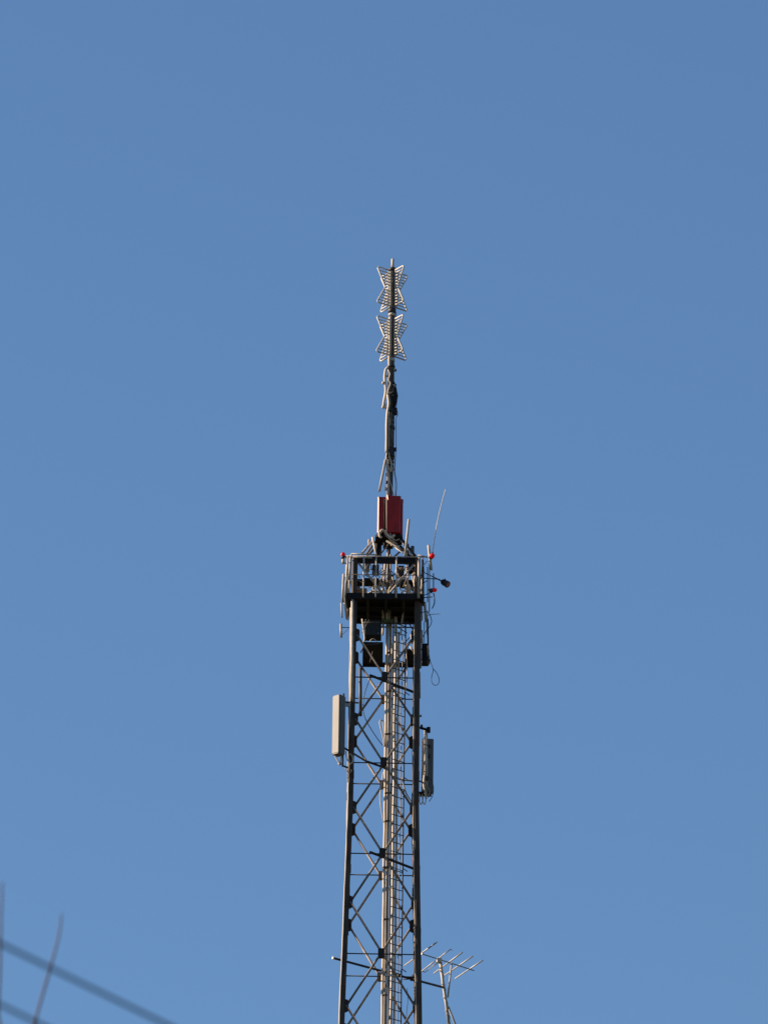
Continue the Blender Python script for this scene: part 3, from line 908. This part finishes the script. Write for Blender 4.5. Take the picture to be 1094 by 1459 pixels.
w1 = warning(P(488.8, 791, -0.95), 0.062, 'red warning lamp at the far left corner of the railing')
b = MB(); b.tube(P(488.8, 797, -0.95), P(489, 803, -0.95), 0.04); b.build('socket', M['pale'], w1)
b = MB(); b.tube(P(490, 793, -0.95), P(498, 793.5, -0.95), 0.02, 8); b.tube(P(490, 801, -0.93), P(494, 804, -0.93), 0.014, 8); b.build('bracket', M['dark'], w1)
w2 = warning(P(615.3, 792.3, -1.05), 0.07, 'bright red warning lamp on the right beside the whip antenna foot', Vector((0.35, -0.9, 0.1)).normalized())
w3 = warning(P(618.3, 840.8, -0.95), 0.058, 'red warning lamp hanging lower right of the railing, tail cable beneath', Vector((1, -0.1, 0.1)).normalized())
b = MB(); b.sphere(P(611.5, 840.5, -0.95), 0.035, 8, 6); b.build('cap', M['brace'], w3)
b = MB(); b.tube(P(612, 841, -0.95), P(616, 842, -0.95), 0.05, 12, r2=0.075); b.build('socket', M['dark'], w3)
cable([P(617.5, 845, -0.95), P(618.7, 852, -0.95), P(618.6, 860, -0.95), P(615.5, 867, -0.95)], 0.014, 'black', 'short black tail cable dangling under the lower right red lamp', 'loose cables on the tower', 'loose_cable')

# ------------------------------------------------------------------ whip
t = thing('whip_antenna', 'long thin white whip antenna rising beside the right red lamp', 'antenna', P(615.8, 792, -1.0))
b = MB(); b.ring_tube(spline([P(616, 788, -1.0), P(618.3, 772, -1.0), P(621.3, 753, -1.0), P(627, 726, -1.0), P(634.7, 697, -1.0)], 5), 0.0115, 6); b.build('rod', M['wing'], t)
b = MB(); b.tube(P(615.6, 794, -1.0), P(616.1, 787, -1.0), 0.02, 8); b.build('ferrule', M['dark'], t)

# ------------------------------------------------------------------ side bracket with floodlight on the right
sb = thing('side_bracket', 'thin tubular bracket frame sticking out right of the railing', 'bracket', P(602, 825, -0.6))
for a, c, r, m in (((602.5, 815), (624.5, 825.5), 0.013, 'dark'), ((602.5, 823.7), (626, 825.3), 0.014, 'dark'), ((602.5, 831), (609, 827), 0.012, 'dark'),
                   ((609, 808), (609, 858), 0.013, 'dark'), ((617.4, 817), (617.4, 843), 0.014, 'dark'), ((611.8, 800), (611.5, 872), 0.016, 'pale'),
                   ((603, 848.5), (612, 845), 0.012, 'dark'), ((603, 851.5), (616, 850.5), 0.014, 'dark'), ((603, 815), (603.3, 862), 0.02, 'dark'),
                   ((602, 797), (603, 815), 0.026, 'dark')):
    b = MB(); b.tube(P(*a, -0.8), P(*c, -0.8), r, 8); b.build('tube', M[m], sb)
fl = thing('floodlight', 'small rusty floodlight at the end of the arm right of the railing', 'lamp', P(627, 826, -0.8))
ax = (P(640.5, 834, -0.95) - P(628, 827, -0.8)).normalized()
b = MB(); p = P(633.5, 830.5, -0.85)
b.tube(p - ax * 0.11, p + ax * 0.03, 0.045, 10, r2=0.075); b.tube(p + ax * 0.03, p + ax * 0.12, 0.085, 12, r2=0.09)
for k in range(3): b.tube(p - ax * (0.03 + 0.03 * k), p - ax * (0.018 + 0.03 * k), 0.088 - 0.01 * k, 12)
b.build('housing', M['plate'], fl)
b = MB(); b.tube(p + ax * 0.121, p + ax * 0.13, 0.07, 12); b.build('glass', M['redside'], fl)
b = MB(); b.tube(p + Z * 0.06, p + Z * 0.12, 0.015, 6); b.tube(P(624, 825.2, -0.8), p - ax * 0.08, 0.02, 8); b.build('arm', M['dark'], fl)
# hanging rods on the right below the platform
GH = 'rods hanging right of the platform'
for a, c, r, m, l in (((604.8, 858), (606.8, 886), 0.034, 'pale', 'thick pale rod right of the platform edge'),
                      ((607.2, 880), (608.2, 904), 0.016, 'cable', 'thin pale rod under the thick pale rod at right'),
                      ((600.8, 866), (601.2, 884), 0.02, 'pale', 'short pale rod hugging the right leg beneath the platform'),
                      ((600.8, 898), (601.3, 916), 0.026, 'pale', 'short pale rod just above the narrow black cabinet'),
                      ((609.3, 882), (610.2, 948), 0.02, 'dark', 'long dark rod along the right side of the narrow black cabinet'),
                      ((608.8, 870), (608.8, 884), 0.012, 'pale', 'hair-thin pale rod beside the long dark rod'),
                      ((604.2, 886), (604.2, 916), 0.01, 'dark', 'hair-thin dark rod above the narrow black cabinet'),
                      ((615, 875.3), (627, 874.6), 0.008, 'wing', 'tiny level white rod sticking out right of the tower')):
    pipe(P(*a, -0.5), P(*c, -0.5), r, m, l, 'hanging_rod', GH, cat='rod')
pipe(P(609, 877, -0.5), P(615.5, 875.2, -0.5), 0.008, 'dark', 'tiny dark stub joining the level white rod to the hanging rods', 'hanging_rod', GH, cat='rod')

# ------------------------------------------------------------------ sector panel antennas
def ngon_panel(c, w, d, h, yaw, ch):
    ex = Vector((math.cos(yaw), math.sin(yaw), 0)); ey = Vector((-math.sin(yaw), math.cos(yaw), 0))
    b = MB(); b.box(c, (w / 2, d / 2, h / 2), ex, ey, Z, ch=ch)
    return b, ex, ey


GS = 'grey sector panel antennas'
yw = math.radians(-41)
zt_, zb_ = P(484, 989.5, -1.2).z, P(484, 1070.5, -1.2).z
c = P(482.7, 1030, -1.0); c.z = (zt_ + zb_) / 2
near = -1.2
pl = thing('panel_antenna', 'tall grey panel antenna on the left of the tower, front and side visible', 'antenna', (c.x, c.y, zb_), GS)
b, ex, ey = ngon_panel(c, 0.255, 0.255, zt_ - zb_, yw, 0.022)
b.build('radome', M['panel'], pl)
b = MB(); b.box(c + Z * ((zt_ - zb_) / 2 + 0.008), (0.12, 0.118, 0.012), ex, ey, Z, ch=0.03); b.box(c - Z * ((zt_ - zb_) / 2 + 0.012), (0.12, 0.118, 0.016), ex, ey, Z, ch=0.03); b.build('end_cap', M['panel'], pl)
pc = P(488.2, 1080, -0.95)
b = MB(); b.tube((pc.x, pc.y + 0.1, zrow(988, -0.9)), (pc.x, pc.y + 0.1, zrow(1093, -0.85)), 0.024, 10); b.build('mounting_pipe', M['dark'], pl)
b = MB()
b.tube(P(489, 1000, -0.85), P(511, 1001.5, -0.7), 0.022, 8); b.box(P(496, 1003.5, -0.85), (0.06, 0.04, 0.05), ch=0.01)
b.build('bracket', M['plate'], pl)
b = MB(); b.tube(P(488, 1091, -0.85), P(502, 1096, -0.75), 0.026, 8); b.tube(P(491, 1066, -0.9), P(523, 1085.5, 0.1), 0.026, 8); b.build('bracket', M['dark'], pl)
b = MB(); b.box(P(495.5, 1004.5, -0.93), (0.055, 0.03, 0.04), ch=0.01); b.sphere(P(484.3, 1088, -0.95), 0.05, 8, 6); b.build('clamp', M['pale'], pl)
for pts, r, m, l in (([(475.5, 1074), (479, 1080), (483.5, 1087), (485.5, 1083), (486, 1076)], 0.018, 'cable', 'pale jumper cable under the left grey panel'),
                     ([(492.5, 1070), (494, 1080), (498, 1088), (502, 1086), (502.5, 1079), (499, 1074), (496.5, 1078), (498.5, 1090)], 0.014, 'cable', 'pale looped cable between the left grey panel and the leg'),
                     ([(492, 1095), (495, 1099), (499, 1101), (501, 1097)], 0.016, 'cabled', 'brown cable end hanging below the left panel bracket')):
    cable([P(x, y, -0.98) for x, y in pts], r, m, l, 'jumper cables at the panels', 'jumper_cable', 6)

yw2 = math.radians(8)
c = P(608.8, 1092, 0.0)
zt_, zb_ = P(609, 1053.5, 0).z, P(609, 1130, 0).z
c.z = (zt_ + zb_) / 2
pr_ = thing('panel_antenna', 'tall grey panel antenna on the right of the tower, seen from behind its pipe', 'antenna', (c.x, c.y, zb_), GS)
b, ex, ey = ngon_panel(c, 0.30, 0.12, zt_ - zb_, yw2, 0.02)
b.build('radome', M['panel'], pr_)
b = MB()
b.box(c - ey * 0.075 - ex * 0.125, (0.016, 0.03, (zt_ - zb_) / 2 - 0.02), ex, ey, Z)
b.box(c - ey * 0.075 - ex * 0.045, (0.014, 0.03, (zt_ - zb_) / 2 - 0.02), ex, ey, Z)
b.build('back_rib', M['pale'], pr_)
b = MB(); b.tube(P(606.6, 1039, -0.2), P(606.9, 1134, -0.2), 0.047, 14); b.build('mounting_pipe', M['pale'], pr_)
b = MB(); b.tube(P(595, 1036, -0.35), P(611, 1040.3, -0.2), 0.036, 8); b.box(P(610.3, 1040, -0.2), (0.05, 0.06, 0.065), ch=0.02); b.box(P(600.5, 1034.5, -0.3), (0.03, 0.03, 0.03)); b.build('bracket', M['deck'], pr_)
b = MB(); b.tube(P(595, 1112, -0.35), P(608, 1117, -0.2), 0.02, 8); b.build('bracket', M['dark'], pr_)
b = MB(); b.box(P(605.5, 1131.5, -0.1), (0.165, 0.07, 0.045), ch=0.02); b.tube(P(596, 1129, -0.3), P(603, 1132, -0.2), 0.035, 8); b.build('bracket', M['plate'], pr_)
for q_, hf_ in ((P(612, 1063, -0.09), (0.02, 0.02, 0.04)), (P(611.7, 1077, -0.09), (0.015, 0.02, 0.05)), (P(608, 1109, -0.26), (0.03, 0.03, 0.06))):
    b = MB(); b.box(q_, hf_, ch=0.006); b.build('clamp', M['dark'], pr_)
for q_, r_ in ((P(604, 1061, -0.24), P(610, 1061.8, -0.24)), (P(604, 1109, -0.24), P(610, 1109.5, -0.24))):
    b = MB(); b.tube(q_, r_, 0.012, 6); b.build('clamp', M['dark'], pr_)
for pts, r, m, Y, l in (([(611, 1108), (615.5, 1113), (617.5, 1124), (616, 1134), (611.5, 1142)], 0.010, 'black', -0.25, 'thin black cable bowing round the foot of the right panel'),
                        ([(598.5, 1131), (597.5, 1142), (600, 1146), (602.5, 1138), (601, 1131)], 0.012, 'pale', -0.25, 'pale cable loop hanging at the lower left of the right panel'),
                        ([(601, 1133), (602.5, 1143), (605, 1146), (606.8, 1138), (605.5, 1131)], 0.013, 'cable', -0.25, 'pale cable loop hanging under the middle of the right panel'),
                        ([(604.5, 1104), (603.5, 1118), (605.5, 1128), (607, 1138)], 0.024, 'cable', -0.28, 'thick pale cable along the lower end of the right panel pipe'),
                        ([(608, 1120), (612, 1127), (610, 1136)], 0.02, 'cabled', -0.24, 'brown cable knot at the foot of the right panel'),
                        ([(573, 1108), (577, 1126), (583, 1138), (590, 1147)], 0.018, 'cabled', -0.1, 'brown cable curving from the ladder to the right leg')):
    cable([P(x, y, Y) for x, y in pts], r, m, l, 'jumper cables at the panels', 'jumper_cable', 6)
b = MB(); b.sphere(P(598.9, 1020, -0.6), 0.034, 8, 6); b.tube(P(595, 1020.5, -0.6), P(598, 1020, -0.6), 0.015, 6)
tag(b.build('knob', M['black']), 'small black knob on the right leg above the right panel', 'knob')
pipe(P(571, 1111, 0.2), P(590, 1113, 0.3), 0.02, 'pale', 'short pale level pipe between ladder and right leg behind the crossing braces')

# ------------------------------------------------------------------ television aerial on an arm
zN = cz[3]
ar = thing('support_arm', 'long dark steel arm passing level through the tower to the aerial pole', 'pipe', Pz(475, 1365, zN))
b = MB(); b.tube(Pz(475.5, 1365.2, zN), Pz(632, 1407, zN), 0.030, 10); b.build('pipe', M['dark'], ar)
b = MB(); b.tube(Pz(473.8, 1364.7, zN), Pz(476, 1365.3, zN), 0.036, 10); b.build('end_cap', M['pale'], ar)
b = MB(); q = Pz(587.5, 1394.5, zN); b.box(q, (0.06, 0.04, 0.05), ch=0.01); b.tube(q, q + Z * 0.11, 0.02, 6); b.tube(q - X * 0.25 - Z * 0.02, q + X * 0.2, 0.015, 6); b.build('clamp', M['plate'], ar)
ae = Pz(632, 1407, zN)
Ya = ae.y
AEL = thing('television_aerial', 'television aerial with six cross rods on a slanting boom right of the tower', 'antenna', P(639, 1459, Ya), None)
b = MB(); b.ring_tube([P(626.8, 1367, Ya), P(631, 1400, Ya), P(635.2, 1428, Ya), P(639.5, 1459, Ya)], 0.040, 12); b.build('mast_tube', M['pale'], AEL)
PT = [P(626.8, 1367, Ya), P(639.5, 1459, Ya)]
bt = MB()
pts = []
dd = P(639.5, 1459, Ya) - P(626.8, 1367, Ya)
tip = P(639.5, 1459, Ya)
b = MB(); b.tube(tip, tip + dd * 1.0, 0.040, 10); b.build('mast_tube', M['mast'], AEL)
# taped lead winding round the pole
pts = []
for i in range(60):
    t = i / 59
    q = P(626.8, 1372, Ya).lerp(P(639.5, 1459, Ya), t)
    w = t * 2 * math.pi * 4.5
    pts.append(q + Vector((math.cos(w) * 0.045, math.sin(w) * 0.045, 0)))
b = MB(); b.ring_tube(pts, 0.011, 5); b.build('lead', M['cabled'], AEL)
bmA, bmB = Pz(600, 1359.3, zrow(1370, Ya)), None
zE = P(627.5, 1366, Ya).z
b = MB()
Bp = [Pz(600.5, 1359, zE), Pz(675, 1382.8, zE)]
b.tube(Bp[0], Bp[1], 0.0165, 8); b.build('boom', M['alu'], AEL)
els = [((622.4, 1342.3), (576.3, 1375.6)), ((658.5, 1357), (618, 1386.7)), ((673.2, 1362.5), (633.4, 1389.4)), ((687.3, 1368.4), (648, 1394.4))]
for a, c in els:
    b = MB(); b.tube(Pz(*a, zE + 0.03), Pz(*c, zE + 0.03), 0.0175, 8); b.build('element', M['alu'], AEL)
b = MB()
a1, c1 = Pz(643.5, 1353.5, zE + 0.03), Pz(603, 1384.5, zE + 0.03)
off = Vector((0.04, 0.05, 0.0))
b.ring_tube([a1.lerp(c1, 0.46) - off, a1 - off, a1 + off, a1.lerp(c1, 0.46) + off], 0.0165, 8)
b.ring_tube([a1.lerp(c1, 0.54) - off, c1 - off, c1 + off, a1.lerp(c1, 0.54) + off], 0.0165, 8)
b.build('folded_dipole', M['alu'], AEL)
b = MB(); b.box(P(625.5, 1368.5, Ya - 0.03), (0.07, 0.05, 0.055), ch=0.02); b.build('terminal_box', M['cable'], AEL)
b = MB(); b.tube(P(643.4, 1372, Ya + 0.1), P(637.8, 1421, Ya), 0.022, 8); b.build('strut', M['pale'], AEL)
b = MB(); b.tube(P(638.5, 1434, Ya + 0.02), P(656, 1478, Ya + 0.5), 0.024, 8); b.build('strut', M['pale'], AEL)
# lower arm, out of the picture, that ties the aerial pole back to the tower
b = MB(); q = tip + dd * 0.7; b.tube(q, Vector((AX + hw(q.z), Ya * 0 + 0.6, q.z)), 0.03, 8); b.build('lower_arm', M['dark'], AEL)
cable([P(580, 1408, 0.3), P(581, 1425, 0.3), P(579.5, 1440, 0.3), P(578, 1462, 0.3)], 0.006, 'black', 'hair-thin black wire hanging inside the tower right of the ladder', 'loose cables on the tower', 'loose_cable')

# ------------------------------------------------------------------ near overhead wires and bare tree (out of focus)
def dpt(px, py, dist):
    d = ray(px, py); return CAM + d.normalized() * dist


GW = 'blurred overhead wires in the foreground'
for (a, c, label) in (((0, 1344), (250, 1466), 'upper of two blurred dark wires slanting across the lower left corner'),
                      ((0, 1431), (90, 1475), 'lower of two blurred dark wires, just cutting the bottom left corner')):
    p, q = dpt(*a, 25.0), dpt(*c, 25.6)
    d = q - p
    n_ = d.length
    span0, span1 = -14.0, 14.0
    pts = []
    for i in range(25):
        s = span0 + (span1 - span0) * i / 24
        r_ = p + d / n_ * s
        r_.z += 0.0012 * (s - 0.3) ** 2
        pts.append(r_)
    b = MB(); b.ring_tube(pts, 0.0060, 8)
    tag(b.build('overhead_wire', M['wire']), label, 'wire', GW)

tr = thing('bare_tree', 'leafless tree whose two blurred twig tips poke up in the lower left corner', 'tree', (-3.6, dpt(60, 1459, 41).y, 0))
tb = Vector((-3.6, dpt(60, 1459, 41).y, 0))
b = MB()
tips = [[(88.5, 1302), (84, 1335), (72, 1380), (59, 1425), (49, 1462), (40, 1500)], [(4.5, 1256), (2.5, 1300), (1, 1360), (-2, 1440), (-8, 1520)]]
fork = Vector((tb.x + 0.5, tb.y, 12.4))
b.ring_tube(spline([tb, tb + Vector((0.1, 0.1, 4)), tb + Vector((0.3, -0.05, 8)), fork], 5), [0.24 - 0.011 * i for i in range(16)], 10)
b.build('trunk', M['bark'], tr)
for tp in tips:
    pts = [dpt(x, y, 41) for x, y in tp]
    last = pts[-1]
    pts += [last.lerp(fork, 0.4) + Vector((0.05, 0, -0.2)), fork - Z * 0.1]
    sp = spline(pts, 6)
    b = MB()
    b.ring_tube(sp, [0.0035 + 0.0017 * min(i, 14) * 0.12 + (0.0018 * max(0, i - 22)) for i in range(len(sp))], 6)
    b.build('branch', M['bark'], tr)
rnd = random.Random(3)
for k in range(16):
    zz = 6 + 6 * rnd.random()
    a = rnd.uniform(0, 2 * math.pi)
    s0 = tb.lerp(fork, zz / 12.4)
    ln = rnd.uniform(1.6, 3.0)
    p1 = s0 + Vector((math.cos(a) * ln * 0.5, math.sin(a) * ln * 0.5, ln * 0.45)); p2 = s0 + Vector((math.cos(a) * ln, math.sin(a) * ln, ln * 0.75))
    b = MB(); b.ring_tube(spline([s0, p1, p2], 4), [0.05 - 0.0052 * i for i in range(9)], 6)
    for j in range(4):
        q0 = s0.lerp(p2, 0.35 + 0.15 * j)
        b.tube(q0, q0 + Vector((rnd.uniform(-.4, .4), rnd.uniform(-.4, .4), rnd.uniform(0.1, 0.5))), 0.01, 5, r2=0.003)
    b.build('branch', M['bark'], tr)

for o in bpy.data.objects:
    if '_base' in o: del o['_base']
